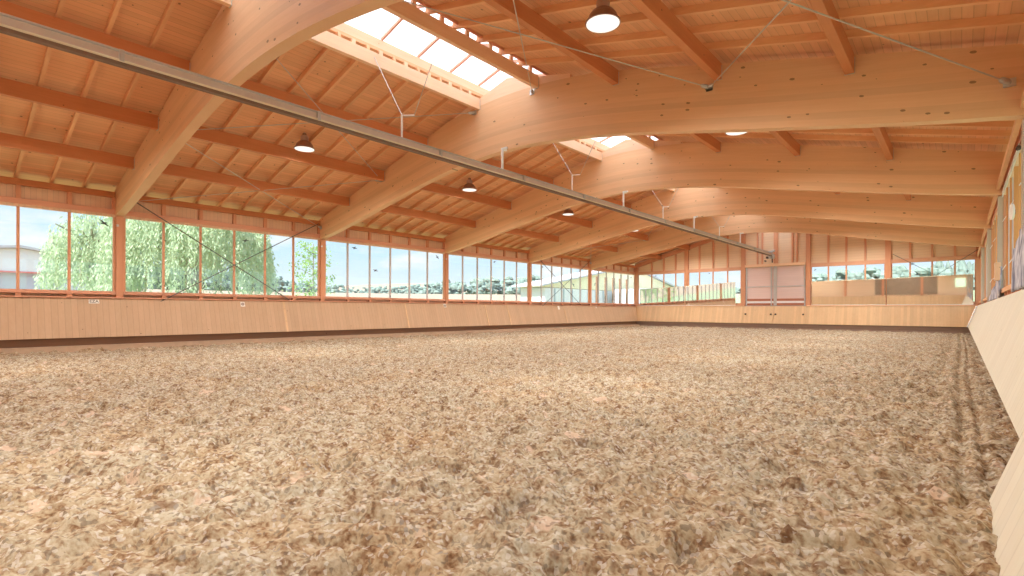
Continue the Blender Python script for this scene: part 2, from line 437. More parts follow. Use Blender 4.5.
# ------------------------------------------------------------------ rafters
def rafter(side, y):
    u0, u1 = 1.06, 10.75
    a = (XC+side*u0, y, roof(side*u0)+.062); c = (XC+side*u1, y, roof(side*u1)+.062)
    return MB().beam(a, c, .07, .12).build('rafter', M['rafter'], loc=(XC, y, 7))
protoL = rafter(-1, 0); protoR = rafter(1, 0); usedL = usedR = False
for b in range(6):
    for k in range(1, 9):
        y = YA[b] - .07 + k*BAY/9
        for side in (-1, 1):
            if b == 0 and side == 1: continue
            p = protoL if side < 0 else protoR
            if side < 0: o = p if not usedL else p.copy(); first = not usedL; usedL = True
            else: o = p if not usedR else p.copy(); first = not usedR; usedR = True
            if not first: COL.objects.link(o)
            o.location = (XC, y, 7)
            where = 'in front of the first arch' if b == 0 else 'past the %s arch' % ['', 'nearest', 'second', 'third', 'fourth', 'fifth'][b]
            if b == 0: lab = 'slender rafter under the %s roof slope, %s %s' % ('left' if side < 0 else 'right', ['', 'eighth', 'seventh', 'sixth', 'fifth', 'fourth', 'third', 'second', 'next'][k], where)
            else: lab = 'slender rafter under the %s roof slope, %s one %s' % ('left' if side < 0 else 'right', ORD[k-1], where)
            tag(o, lab, 'rafter', 'slender rafters')

# ------------------------------------------------------------------ ceiling boards and skylight
m = MB()
for s in (-1, 1):
    u0, u1 = 1.12, 10.95
    P = []
    for dz in (.124, .20):
        for u, y in ((u0, YN-.3), (u1, YN-.3), (u1, YF+.5), (u0, YF+.5)): P.append((XC+s*u, y, roof(s*u)+dz))
    m.hexa(P)
o = m.build('ceiling', M['roof']); tag(o, 'orange boarded underside of the roof', 'ceiling', kind='structure')

sk = empty('window_1', (XC, YN, 7.4)); tag(sk, 'long white ridge skylight over the middle of the hall', 'skylight', kind='structure')
for s, nm in ((-1, 'curb'), (1, 'curb')):
    MB().box(XC+s*1.18-.05, XC+s*1.18+.05, YN, YF, 7.47, 7.76).build('curb', M['edge'], sk)
ny = 36
for k in range(ny+1):
    y = YN + (YF-YN)*k/ny
    for s in (-1, 1):
        if y > 2: MB().beam((XC+s*1.18, y, 7.80), (XC, y, 8.12), .05, .07).build('glazing_bar', M['frame'], sk)
for s in (-1, 1):
    MB().hexa([(XC+s*1.3, YN-.1, 7.835), (XC, YN-.1, 8.19), (XC, YF+.1, 8.19), (XC+s*1.3, YF+.1, 7.835),
               (XC+s*1.3, YN-.1, 7.845), (XC, YN-.1, 8.20), (XC, YF+.1, 8.20), (XC+s*1.3, YF+.1, 7.845)]).build('pane', M['opal'], sk)
for s in (-1, 1):
    for k in range(54):
        y = YN - .07 + .37 + k*BAY/9
        if 3 < y < 36.5: MB().box(XC+s*1.11-.03, XC+s*1.11+.03, y-.05, y+.05, 7.345, 7.475).build('curb_block', M['edge'], sk)
MB().box(XC-.04, XC+.04, YN, YF, 8.06, 8.15).build('ridge_bar', M['frame'], sk)
for ye in (YN-.1, YF+.02): MB().prism([(XC-1.3, 7.30), (XC+1.3, 7.30), (XC+1.3, 7.83), (XC, 8.18), (XC-1.3, 7.83)], 'y', ye, ye+.05).build('end_board', M['edge'], sk)
for s in (-1, 1): MB().box(XC+s*1.24-.02, XC+s*1.24+.02, YN-.1, YF+.1, 7.4, 7.82).build('curb_facing', M['frame'], sk)

# ------------------------------------------------------------------ long walls
GLZ0, GLZ1 = 1.80, 4.07
def long_wall(side):
    left = side < 0; X = XL if left else XR; nm = 'left' if left else 'right'
    out = -1 if left else 1
    def xx(a, b): return (X+out*a, X+out*b) if out > 0 else (X+out*b, X+out*a)
    w = MB()
    a, c = xx(.10, .16); w.box(a, c, YN, YF, -.1, 1.70); w.box(a, c, YN, YF, 4.12, 4.86)
    a, c = xx(.10, .16)
    a, c = xx(.78, .82); w.box(a, c, YN-.2, YF+.2, 4.45, roof(out*10.85)+.11)
    o = w.build('wall_'+nm, M['panel']); tag(o, 'boarded %s side wall below and above the window band' % nm, 'wall', kind='structure')
    frame = M['frame']
    for b in range(6):
        ya, yb = YA[b]+.095, YA[b+1]-.095
        if b == 5: yb = YF-.08
        n0 = (2 if left else 8)+b
        r = empty('window_%d' % n0, (X, ya, GLZ0))
        tag(r, 'strip of six panes in the %s wall, %s' % (nm, bayw[b]), 'window', kind='structure')
        a, c = xx(-.05, .10); MB().box(a, c, ya, yb, 1.70, GLZ0).build('sill', frame if left else M['rafter'], r, bevel=.006)
        a, c = xx(-.02, .10); MB().box(a, c, ya, yb, 4.15, 4.30).build('head', frame, r, bevel=.004)
        a, c = xx(.0, .09); MB().box(a, c, ya, yb, GLZ1, 4.15).build('head_batten', M['panel'], r)
        nb = 6; step = (yb-ya)/nb
        for y in (ya, yb-.06):
            a, c = xx(.0, .10); MB().box(a, c, y, y+.06, GLZ0, GLZ1).build('jamb', M['mull'], r)
        for k in range(1, nb):
            y = ya+k*step
            a, c = xx(.03, .10); MB().box(a, c, y-.032, y+.032, GLZ0, GLZ1).build('mullion', M['mull'] if b < 2 else M['mull_grey'], r)
            a, c = xx(.0, .10); MB().box(a, c, y-.05, y+.05, 4.30, 4.66).build('stud', M['post'], r)
            a, c = xx(-.03, .08); MB().box(a, c, y-.06, y+.06, 1.60, 1.70).build('sill_block', M['post'], r)
        for y in (ya+.04, yb-.04):
            a, c = xx(.0, .10); MB().box(a, c, y-.04, y+.04, 4.30, 4.66).build('stud', M['post'], r)
        a, c = xx(.075, .081); MB().box(a, c, ya, yb, GLZ0-.02, GLZ1+.02).build('glass', M['glass'], r)
    # posts under the arches
    for i in range(1, 6):
        y = YA[i]
        if left:
            o = MB().box(X-.10, X+.06, y-.09, y+.09, 0, under(10.1)+.0).build('timber_post', M['post'], bevel=.006)
            MB().box(X+.061, X+.075, y-.09, y-.03, 3.78, 3.85).build('fixing_plate', M['steel'], o)
            tag(o, 'red-brown timber post under the left foot of the %s arch' % arch_words[i-1], 'post', 'posts of the left wall')
        else:
            root = empty('timber_post', (X, y, 0))
            tag(root, 'weathered double post under the right foot of the %s arch' % arch_words[i-1], 'post', 'posts of the right wall')
            MB().box(X-.10, X+.01, y-.13, y+.13, 0, 4.06).build('post_half', M['grey_post'], root, bevel=.006)
            MB().box(X+.05, X+.16, y-.13, y+.13, 0, 4.06).build('post_half', M['grey_post'], root, bevel=.006)
            MB().box(X+.01, X+.05, y-.06, y+.10, .2, 4.0).build('spacer', M['rail_dark'], root)
long_wall(-1); long_wall(1)

# inner lower header on the right wall, seen as the pale strip running to each arch foot
for b in range(1, 6):
    o = MB().box(XR-.13, XR-.06, YA[b]+.12, YA[b+1]-.12, 4.21, 4.32).build('header_board', M['rafter'], bevel=.004)
    tag(o, 'pale board along the top of the right windows, %s' % bayw[b], 'board', 'pale header boards')
    if b > 3: continue
    # deep studs on the right wall
    for k in range(1, 6):
        y = YA[b]+k*BAY/6
        o = MB().box(XR+.0, XR+.10, y-.05, y+.05, 1.60, 4.12).build('wall_stud', M['orange_stud'])
        if k % 2:
            for zz in (3.45, 2.35): MB().beam((XR-.06, y, zz-.14), (XR+.01, y, zz+.0), .012, .015).build('window_stay', M['white_steel'], o)
        tag(o, 'orange stud of the right wall, %s past the %s arch' % (ORD[k-1], ['', 'nearest', 'second', 'third', 'fourth'][b]), 'stud', 'right wall studs')

# ------------------------------------------------------------------ kickboards
KB, KT = .43, 1.58
def kick_side(name, label, side, y0, y1, zb, mat, group=None):
    xb = (XL+.47) if side < 0 else .29; xt = (XL+.11) if side < 0 else .67
    o = 1 if side > 0 else -1
    s = (xt-xb)/(KT-KB); xb2 = xb - s*(KB-zb)
    r = MB().prism([(xb2, zb), (xt, KT), (xt+o*.05, KT), (xb2+o*.05, zb)], 'y', y0, y1).build(name, mat)
    tag(r, label, 'kickboard', group); return r
kick = kick_side('kickboard', 'long slanted tan boarding at the foot of the left wall', -1, YN+.5, YF-.22, KB, M['kick_side'])
MB().box(XL+.08, XL+.17, YN+.4, YF-.1, KT, KT+.035).build('cap_rail', M['frame'], kick)
for y in (8.95, 14.6, 19.9, 27.2, 21.7):
    s = (XL+.11-(XL+.47))/(KT-KB)
    b = MB().hexa([(XL+.474, y-.04, KB), (XL+.482, y-.04, KB), (XL+.482, y+.04, KB), (XL+.474, y+.04, KB),
               (XL+.114, y-.04, KT), (XL+.122, y-.04, KT), (XL+.122, y+.04, KT), (XL+.114, y+.04, KT)]).build('cover_strip', M['kick_far'], kick)
tm = MB().box(XL+.22, XL+.56, YN+.5, YF-.45, -.1, .20).build('trim_1', plain('kerb_board', (.52,.37,.26), .9, var=.15)); tag(tm, 'low sand-dusted kerb at the foot of the left wall', 'kerb', kind='structure')
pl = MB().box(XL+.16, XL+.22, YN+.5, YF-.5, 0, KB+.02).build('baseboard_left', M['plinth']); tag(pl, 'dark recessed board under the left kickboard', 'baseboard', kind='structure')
kr = kick_side('kickboard', 'pale slanted boarding running down the right wall', 1, 4.72, YF-.22, KB, M['kick_right'])
kick_side('kickboard_gate', 'pale slanted gate reaching down into the sand at bottom right', 1, YN+.6, 4.70, -.05, M['kick_right'])
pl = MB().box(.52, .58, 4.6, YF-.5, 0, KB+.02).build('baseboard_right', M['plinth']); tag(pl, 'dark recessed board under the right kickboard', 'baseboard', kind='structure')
YFK = YF-.57
def kick_far(name, label, x0, x1, xb0=None, xb1=None):
    xb0 = x0 if xb0 is None else xb0; xb1 = x1 if xb1 is None else xb1
    P = [(xb0, YFK, KB), (xb1, YFK, KB), (xb1, YFK+.05, KB), (xb0, YFK+.05, KB), (x0, YF-.20, KT), (x1, YF-.20, KT), (x1, YF-.15, KT), (x0, YF-.15, KT)]
    r = MB().hexa(P).build(name, M['kick_far']); tag(r, label, 'kickboard'); return r
kf = kick_far('kickboard', 'slanted tan boarding at the far end, left of the doors', XL+.11, -11.23, XL+.47)
kf2 = kick_far('kickboard', 'slanted tan boarding at the far end, right of the doors', -7.41, .67, None, .29)
for s0, s1, w in ((-11.22, -9.33, 'left'), (-9.31, -7.42, 'right')):
    g = kick_far('kickboard_gate', '%s leaf of the slanted gate below the far doors' % w, s0, s1)
    for xk in ((s0+.15, s1-.14) if w == 'left' else (s0+.12, s1-.15)):
        MB().tube([(xk, YFK+.20, 1.05), (xk, YFK+.13, 1.04)], .055, 12).build('handle', M['ink'], g)
MB().box(XL+.1, -11.23, YF-.24, YF-.10, KT, KT+.05).build('cap_rail', M['edge'], kf)
MB().box(-7.41, .67, YF-.24, YF-.10, KT, KT+.05).build('cap_rail', M['edge'], kf2)
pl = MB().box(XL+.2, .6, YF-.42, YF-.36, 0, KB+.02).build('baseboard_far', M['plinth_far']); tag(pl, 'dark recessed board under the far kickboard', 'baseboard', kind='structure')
# rope-like edge strip in the far right corner
m = MB(); 
for k in range(9):
    t0, t1 = k/9, (k+.7)/9
    f = lambda t: (.27+.37*t, YFK-.03+.34*t, KB+1.15*t)
    m.tube([f(t0), f(t1)], .035, 8)
o = m.build('corner_chain', M['steel']); tag(o, 'light linked chain hanging in the far right corner of the boarding', 'chain')

# ------------------------------------------------------------------ far gable
w = MB()
gy0, gy1 = YF+.08, YF+.16
w.box(XL-.15, XR+.15, gy0, gy1, -.1, 1.72)
poly = [(XL-.15, 4.2), (XR+.15, 4.2), (XR+.15, roof(10.3)+.12), (XC, roof(0)+.12), (XL-.15, roof(-10.3)+.12)]
w.prism(poly, 'y', gy0, gy1)
o = w.build('wall_far', M['ply']); tag(o, 'cream boarded gable wall at the far end', 'wall', kind='structure')
gx = [XL+.05, -15.36, -11.33, -7.36, -3.22, XR-.02]
for i, x in enumerate(gx):
    hw = .14 if i not in (2, 3) else .13
    top = roof(x-XC)-.26
    o = MB().box(x-hw, x+hw, YF-.10, YF+.078, 0 if i else 0, top).build('gable_post', M['post'], bevel=.006)
    tag(o, ['timber corner post where left wall meets far gable', 'timber gable post between the two left far windows', 'timber post on the left side of the far doors', 'timber post on the right side of the far doors', 'timber gable post between the two right far windows', 'timber corner post where right wall meets far gable'][i], 'post', 'gable posts')
bays = [(0, 1, [-18.15,-17.16,-16.21]), (1, 2, [-14.4,-13.42,-12.4]), (3, 4, [-6.26,-5.31,-4.34]), (4, 5, [-2.2,-1.22,-.25])]
for q, (i, j, ms) in enumerate(bays):
    xa, xb = gx[i]+.14, gx[j]-.14
    r = empty('window_%d' % (14+q), (xa, YF, GLZ0)); tag(r, 'four-pane window in the far gable, %s' % ['at the left corner', 'just left of the doors', 'just right of the doors', 'at the right corner'][q], 'window', kind='structure')
    MB().box(xa, xb, YF-.05, YF+.08, 1.62, GLZ0).build('sill', M['frame_far'], r)
    MB().box(xa, xb, YF-.06, YF+.08, GLZ1, 4.30).build('head', M['frame_far'], r, bevel=.005)
    for x in ms: MB().box(x-.04, x+.04, YF-.0, YF+.08, GLZ0, GLZ1).build('mullion', M['mull'], r)
    for x in (xa, xb-.05): MB().box(x, x+.05, YF-.0, YF+.08, GLZ0, GLZ1).build('jamb', M['mull'], r)
    MB().box(xa, xb, YF+.05, YF+.056, GLZ0-.02, GLZ1+.02).build('glass', M['glass'], r)
    for x in ms:
        s = MB().box(x-.05, x+.05, YF-.04, YF+.078, 4.30, roof(x-XC)-.27).build('gable_stud', M['post'])
        k = ms.index(x)
        tag(s, '%s stud in the gable boarding above the %s' % (ORD[k], ['far window at the left corner', 'far window left of the doors', 'far window right of the doors', 'far window at the right corner'][q]), 'stud', 'gable studs')
for x, hw, wd in ((-10.42, .045, 'far left'), (-10.12, .045, 'left'), (-9.28, .12, 'thick middle'), (-8.29, .045, 'right'), (-8.02, .045, 'far right')):
    s = MB().box(x-hw, x+hw, YF-.04, YF+.078, 4.42, roof(x-XC)-.27).build('gable_stud', M['post'])
    tag(s, '%s stud above the far double doors' % wd, 'stud', 'gable studs')
for s in (-1, 1):
    o = MB().beam((XC+s*10.1, YF-.03, roof(s*10.1)-.14), (XC+s*.06, YF-.03, roof(.06)-.14), .16, .27).build('gable_rafter', M['post'], bevel=.005)
    tag(o, 'sloping brown beam closing the far gable on the %s' % ('left' if s < 0 else 'right'), 'beam')
o = MB().box(-11.2, -7.5, YF-.14, YF+.07, 4.24, 4.42).build('door_header', M['edge'], bevel=.005); tag(o, 'pale header beam across the top of the far doors', 'beam')
# doors
for q, (xa, xb, w) in enumerate(((-11.18, -9.36, 'left'), (-9.34, -7.50, 'right'))):
    d = empty('door_%d' % (q+1), (xa, YF, 1.6)); tag(d, '%s leaf of the pinkish far double door with steel edges' % w, 'door', kind='structure')
    MB().box(xa, xb, YF+.0, YF+.05, 1.1, 4.22).build('door_leaf', M['pinkdoor'], d)
    for x in (xa+.07, xb-.18) if q == 0 else (xa+.10, xb-.06):
        MB().box(x-.035, x+.035, YF-.05, YF, 1.1, 4.22).build('door_channel', M['steel'], d)
    MB().box(xa, xb, YF-.03, YF, 2.86, 2.92).build('door_rail', M['steel'], d)
    MB().box(xa+.1, xb-.05, YF-.035, YF, 1.93, 2.08).build('door_bar', M['redbar'], d)
    MB().box(xa+.1, xb-.05, YF-.035, YF, 1.64, 1.78).build('door_bar', M['redbar'], d)
    MB().box(xa+.1, xb-.05, YF-.04, YF, 1.79, 1.92).build('door_strip', M['white_steel'], d)
MB().box(-9.39, -9.27, YF-.07, YF-.04, 1.62, 4.23).build('door_post', M['steel']); o = bpy.data.objects['door_post']; tag(o, 'grey steel post between the two far door leaves', 'post')

# mirrors: panels leaning slightly towards the arena
def mirror(name, label, x0, x1, ztl, ztr, yaw, lean):
    P = []; zb = 1.66; y = YF-.17
    r = empty(name, (x0, y, zb)); tag(r, label, 'mirror', 'riding mirrors on the far wall')
    def pt(x, z, off): return (x, y + (x-x0)*yaw - (z-zb)*lean + off, z)
    P = [pt(x0, zb, 0), pt(x1, zb, 0), pt(x1, zb, .02), pt(x0, zb, .02), pt(x0, ztl, 0), pt(x1, ztr, 0), pt(x1, ztr, .02), pt(x0, ztl, .02)]
    MB().hexa(P).build('mirror_glass', M['mirror'], r)
    MB().beam(pt(x0, ztl+.012, .0), pt(x1, ztr+.012, .0), .03, .03).build('top_trim', M['rail_cream'], r)
    MB().beam(pt(x0, zb-.012, .0), pt(x1, zb-.012, .0), .03, .03).build('bottom_trim', M['white_steel'], r)
LEAN = .0195
mirror('wall_mirror', 'riding mirror nearest the left corner of the far wall', -19.05, -15.42, 2.92, 3.06, .002, LEAN)
mirror('wall_mirror', 'riding mirror just left of the far doors', -15.36, -11.80, 3.06, 3.24, .002, LEAN)
mirror('wall_mirror', 'riding mirror just right of the far doors', -7.14, -3.32, 3.12, 3.16, -.003, LEAN)
mirror('wall_mirror', 'riding mirror nearest the right corner of the far wall', -3.27, .50, 3.16, 3.26, .003, LEAN)

# ------------------------------------------------------------------ near gable (behind the camera, seen in the mirrors)
w = MB(); w.box(XL-.15, -.25, YN-.16, YN-.08, -.1, 5); w.box(.65, XR+.15, YN-.16, YN-.08, -.1, 5); w.box(-.25, .65, YN-.16, YN-.08, -.1, 2.5); w.box(-.25, .65, YN-.16, YN-.08, 3.5, 5)
w.prism([(XL-.15, 5), (XR+.15, 5), (XC, roof(0)+.12)], 'y', YN-.16, YN-.08)
o = w.build('wall_near', M['ply']); tag(o, 'boarded gable wall at the near end, mirrored at the far end', 'wall', kind='structure')
o = MB().box(-8.2, -1.8, YN-.07, YN-.04, 1.7, 4.1).build('wall_panel', plain('grey_brown_board', (.34,.26,.19), .8, var=.25, scale=2)); tag(o, 'grey-brown boarded panel on the near gable, mirrored right of the doors', 'panel')
k = MB().hexa([(XL+.4, YN+.57, KB-.4), (.29, YN+.57, KB-.4), (.29, YN+.5, KB-.4), (XL+.4, YN+.5, KB-.4), (XL+.1, YN+.2, KT), (.6, YN+.2, KT), (.6, YN+.14, KT), (XL+.1, YN+.14, KT)]).build('kickboard', M['kick_far'])
tag(k, 'slanted tan boarding along the near end, seen in the mirrors', 'kickboard')
for x in (-15.4, -11.3, -7.4, -3.2):
    o = MB().box(x-.12, x+.12, YN-.08, YN+.04, 0, roof(x-XC)-.05).build('gable_post', M['post']); tag(o, 'timber post of the near gable behind the viewer', 'post', 'near gable posts')

# ------------------------------------------------------------------ bracing rods
def rod(p, q, label, group, cat='brace rod', r=.011, rings=True, mat='rod'):
    p, q = Vector(p), Vector(q)
    root = empty('brace_rod', tuple(p)); tag(root, label, cat, group)
    MB().tube([p, q], r, 6).build('rod', M[mat], root)
    d = (q-p).normalized()
    if rings:
        for a, s in ((p, 1), (q, -1)):
            MB().tube([a, a+d*s*.05, a+d*s*.16, a+d*s*.20], [.03, .045, .04, .015], 8).build('end_fitting', M['steel'], root)
            MB().box(a.x-.07, a.x+.07, a.y-.012 if s > 0 else a.y-.012, a.y+.012, a.z-.06, a.z+.06).build('fixing_plate', M['steel'], root)
for b in (1, 4):
    ya, yb = YA[b]+.125, YA[b+1]-.125
    wd = 'first' if b == 1 else 'fourth'
    pts = [(-10.0, 4.55), (-5.86, 5.79), (-1.22, 6.98), (.92, 6.98), (5.55, 5.79), (9.93, 4.62)]
    nmz = ['left eave', 'left slope middle', 'skylight left edge', 'skylight right edge', 'right slope middle', 'right eave']
    for k in (0, 1, 3, 4) if b == 1 else (0, 1):
        for (i, j) in ((k, k+1), (k+1, k)):
            if b == 1 and k == 4 and i == 5: pass
            rod((XC+pts[i][0], ya, pts[i][1]), (XC+pts[j][0], yb, pts[j][1]),
                'thin steel rod crossing the %s braced bay from %s to %s' % ('near' if b == 1 else 'far', nmz[i], nmz[j]), 'steel roof braces')
    # wall bracing inside the left windows
    rod((XL+.10, ya+.1, 4.70), (XL+.10, yb-.5, 1.15 if b == 1 else 1.2), 'diagonal rod falling away from the viewer across the %s window' % ('willow' if b == 1 else 'fourth left'), 'wall braces', rings=False, r=.016, mat='dark_rod')
    rod((XL+.12, ya+.5, 1.25), (XL+.12, yb-.1, 4.70), 'diagonal rod rising away from the viewer across the %s window' % ('willow' if b == 1 else 'fourth left'), 'wall braces', rings=False, r=.016, mat='dark_rod')
rod((-3.0, YF-.12, 4.6), (.4, YF-.14, 2.3), 'diagonal rod falling to the right across the far right window', 'far wall braces', rings=False, r=.014, mat='dark_rod')
rod((-2.6, YF-.16, 2.1), (.7, YF-.16, 4.6), 'diagonal rod rising to the right across the far right window', 'far wall braces', rings=False, r=.014, mat='dark_rod')

# ------------------------------------------------------------------ overhead rail with trolley and hangers
RX, RZ = -9.4, 5.06
rail = empty('overhead_rail', (RX, 0, RZ)); tag(rail, 'long steel rail hanging under the ridge along the whole hall', 'rail')
y0, y1 = -1.0, 36.95
MB().box(RX-.06, RX+.06, y0, y1, RZ+.01, RZ+.03).build('top_flange', M['steel'], rail)
MB().box(RX-.012, RX+.012, y0, y1, RZ-.11, RZ+.01).build('web', M['rail_web'], rail)
MB().box(RX-.06, RX+.06, y0, y1, RZ-.135, RZ-.115).build('bottom_flange', M['rail_cream'], rail)
MB().tube([(RX+.045, y0, RZ-.13), (RX+.045, y1, RZ-.13)], .018, 10).build('supply_tube', M['rail_cream'], rail, smooth=True)
MB().box(RX-.05, RX+.05, y0, y1, RZ-.20, RZ-.135).build('cable_channel', M['rail_dark'], rail)
for k in range(12):
    y = 1.9+k*3.1; MB().box(RX-.065, RX+.065, y-.03, y+.03, RZ-.14, RZ+.035).build('joint_clamp', M['steel'], rail)
for n, y in enumerate((6.99, 13.65, 20.33, 27.0)):
    h = empty('rail_hanger', (RX, y, RZ)); tag(h, 'white forked wire hanger holding the rail, %s' % bayw[n+1], 'hanger', 'forked rail hangers')
    MB().tube([(RX, y, RZ+.03), (RX, y, 5.60)], .022, 8).build('stem', M['white_steel'], h)
    MB().tube([(RX-.0, y, 5.60), (RX+.16, y+.22, 5.63)], .012, 6).build('fork_bar', M['white_steel'], h)
    MB().tube([(RX, y, 5.60), (RX-1.05, y-.05, roof(1.07)-.1)], .009, 6).build('wire', M['rod'], h)
    MB().tube([(RX+.16, y+.22, 5.63), (RX+1.05, y+.3, roof(1.07)-.1)], .009, 6).build('wire', M['rod'], h)
for i in range(2, 6):
    y = YA[i]-.26
    h = empty('rail_bracket', (RX, y, RZ)); tag(h, 'white angled bracket fixing the rail to the %s arch' % arch_words[i-1], 'bracket', 'rail brackets on the arches')
    MB().box(RX-.025, RX+.025, y-.025, y+.025, RZ+.03, 5.64).build('stem', M['white_steel'], h)
    MB().box(RX-.03, RX+.03, y-.03, YA[i]-.10, 5.62, 5.67).box(RX+.03, RX+.17, y-.03, y+.03, 5.62, 5.67).build('arm', M['white_steel'], h)
tr = empty('rail_trolley', (RX, 36.75, 4.9)); tag(tr, 'grey and black trolley motor parked at the far end of the rail', 'trolley')
MB().box(RX-.16, RX+.16, 36.55, 36.85, 4.70, 5.0).build('housing', M['steel'], tr, bevel=.02)
MB().tube([(RX-.24, 36.7, 5.10), (RX+.2, 36.7, 5.22)], .07, 12).build('reel', M['steel'], tr)
MB().tube([(RX-.22, 36.5, 4.78), (RX-.22, 36.7, 4.78)], .08, 12).build('wheel', M['ink'], tr)
MB().tube([(RX-.34, 36.5, 4.56), (RX-.34, 36.65, 4.56)], .05, 12).build('wheel', M['ink'], tr)
MB().tube([(RX+.05, 36.7, 4.70), (RX+.05, 36.7, 4.45)], .04, 8).build('hose_stub', M['ink'], tr)

# ------------------------------------------------------------------ bell pendants
LIGHT_W = 840.0
def pendant():
    r = empty('pendant_lamp', (0, 0, 0))
    bell = MB().lathe([(.27,0),(.285,.0),(.285,.02),(.262,.03),(.25,.06),(.225,.13),(.18,.19),(.12,.235),(.105,.24)], n=28).build('bell_shade', M['lamp'], r, smooth=False)
    MB().lathe([(.105,.235),(.11,.25),(.11,.36),(.085,.375),(.085,.39)], n=16).build('ballast_neck', M['lampneck'], r)
    MB().lathe([(.05,.385),(.055,.40),(.055,.45),(.02,.47)], n=12).build('cap', M['lamp'], r)
    MB().lathe([(.268,-.004),(.268,.0005),(.2,-.02),(.1,-.03),(.0,-.032)][::-1], n=28).build('lens', M['lens'], bell)
    MB().tube([(0,0,.46),(0,0,.62)], .012, 6).build('hook_rod', M['steel'], r)
    L = bpy.data.lights.new('lamp_light', 'SPOT'); L.energy = LIGHT_W*1.0; L.color = (1, .95, .87); L.spot_size = math.radians(168); L.spot_blend = .6; L.shadow_soft_size = .25
    o = bpy.data.objects.new('lamp_light', L); COL.objects.link(o); o.parent = r; o.location = (0, 0, -.06)
    return r
P0 = pendant(); first = True
for b in range(6):
    for s in (-1, 1):
        y = YA[b]+BAY/2; x = XC+s*5.0
        o = P0 if first else copy_tree(P0); first = False
        z = 5.93
        o.location = (x, y, z)
        tag(o, 'bronze bell pendant lamp on the %s side, %s' % ('left' if s < 0 else 'right', bayw[b]), 'lamp', 'bell pendant lamps')

# ------------------------------------------------------------------ signs on the left boarding
def kick_pt(y, z):
    t = (z-KB)/(KT-KB); return XL+.47-.36*t
def sign(y, z, w, h, label, text=None, disc=False):
    r = empty('arena_sign', (kick_pt(y, z)+.012, y, z)); r.rotation_euler = (0, -math.atan(.36/1.15), 0)
    tag(r, label, 'sign')
    r['_o'] = [0.0, 0.0, 0.0]
    MB().box(0, .012, -w/2, w/2, -h/2, h/2).build('plate', M['sign'], r, bevel=.003)
    if text:
        cu = bpy.data.curves.new('letter_curve', 'FONT'); cu.body = text; cu.size = h*.95; cu.align_x = 'CENTER'; cu.align_y = 'CENTER'; cu.extrude = .002
        t_ = bpy.data.objects.new('letter_source', cu); me_ = bpy.data.meshes.new_from_object(t_); bpy.data.objects.remove(t_); me_.materials.clear(); me_.materials.append(M['ink'])
        o = bpy.data.objects.new('letters', me_); COL.objects.link(o); o.parent = r; o.location = (.015, 0, 0); o.rotation_euler = (PI/2, 0, PI/2)
    if disc:
        dk = MB().tube([(.012, 0, 0), (.022, 0, 0)], min(w, h)*.33, 16).build('disc', M['rail_dark'], r)
        MB().tube([(.02, 0, 0), (.026, 0, 0)], min(w, h)*.15, 16).build('disc_centre', M['rail_web'], dk)
sign(3.28, 1.475, .25, .125, 'white plate with dark letters on the left boarding beside the first post', 'EZA')
sign(7.46, 1.44, .15, .18, 'white square plate with a dark round mark on the left boarding', disc=True)
sign(17.02, 1.47, .16, .18, 'small white plate with dark dot below the third left post', disc=True)
sign(26.6, 1.42, .18, .24, 'small pale plate on the left boarding in the far braced bay')
sign(31.1, 1.47, .14, .12, 'tiny pale plate on the left boarding near the far corner')

# ------------------------------------------------------------------ bird silhouettes on the glass
bird = [(-.20,.015),(-.10,.04),(-.03,.035),(.05,.09),(.09,.095),(.05,.035),(.12,.025),(.19,.035),(.17,.0),(.10,-.015),(.04,-.02),(-.03,-.075),(-.07,-.08),(-.04,-.02),(-.10,-.0)]
def sticker(x, y, z, rot, sc, far, label):
    c, s = math.cos(rot), math.sin(rot)
    sc *= .8; P = [((a*c-b*s)*sc, (a*s+b*c)*sc) for a, b in bird]
    m = MB()
    if far: m.prism([(x+a, z+b) for a, b in P], 'y', YF+.044, YF+.050)
    else: m.prism([(y+a, z+b) for a, b in P], 'x', XL-.075, XL-.069)
    o = m.build('bird_sticker', M['sticker']); tag(o, label, 'sticker', 'bird stickers on the glass')
for y, z, rot, sc, l in ((3.55, 3.86, -.7, .95, 'first left window beside the nearest post'), (7.64, 3.75, .1, .85, 'middle of the willow window, high up'), (5.21, 1.93, 1.2, .6, 'bottom of the willow window'),
                     (12.09, 3.90, -.1, .9, 'window beyond the sapling, high up'), (13.14, 3.0, -.2, .9, 'window beyond the sapling, half way up'), (16.72, 3.88, -.8, .9, 'pane just before the third post'),
                     (20.86, 3.94, .3, .8, 'pane past the third post'), (28.6, 2.98, -.9, 1.2, 'pane behind the far crossed rods'), (31.3, 3.1, .8, 1.0, 'last left window with brown posts'), (36.6, 3.85, .2, .9, 'last pane before the far corner'), (25.2, 3.95, -.4, .8, 'top of the crossed-rod window')):
    sticker(XL-.07, y, z, rot, sc, False, 'black bird silhouette on glass, %s' % l)
for x, z, l in ((-17.84, 3.95, 'far gable, second pane'), (-13.7, 3.95, 'far gable, pane left of the doors'), (-7.0, 3.88, 'far gable, pane right of the doors'), (-2.11, 3.98, 'far gable, above the right mirror')):
    sticker(x, YF, z, .3, .8 if x > -3 else .6, True, 'black bird silhouette on glass, %s' % l)

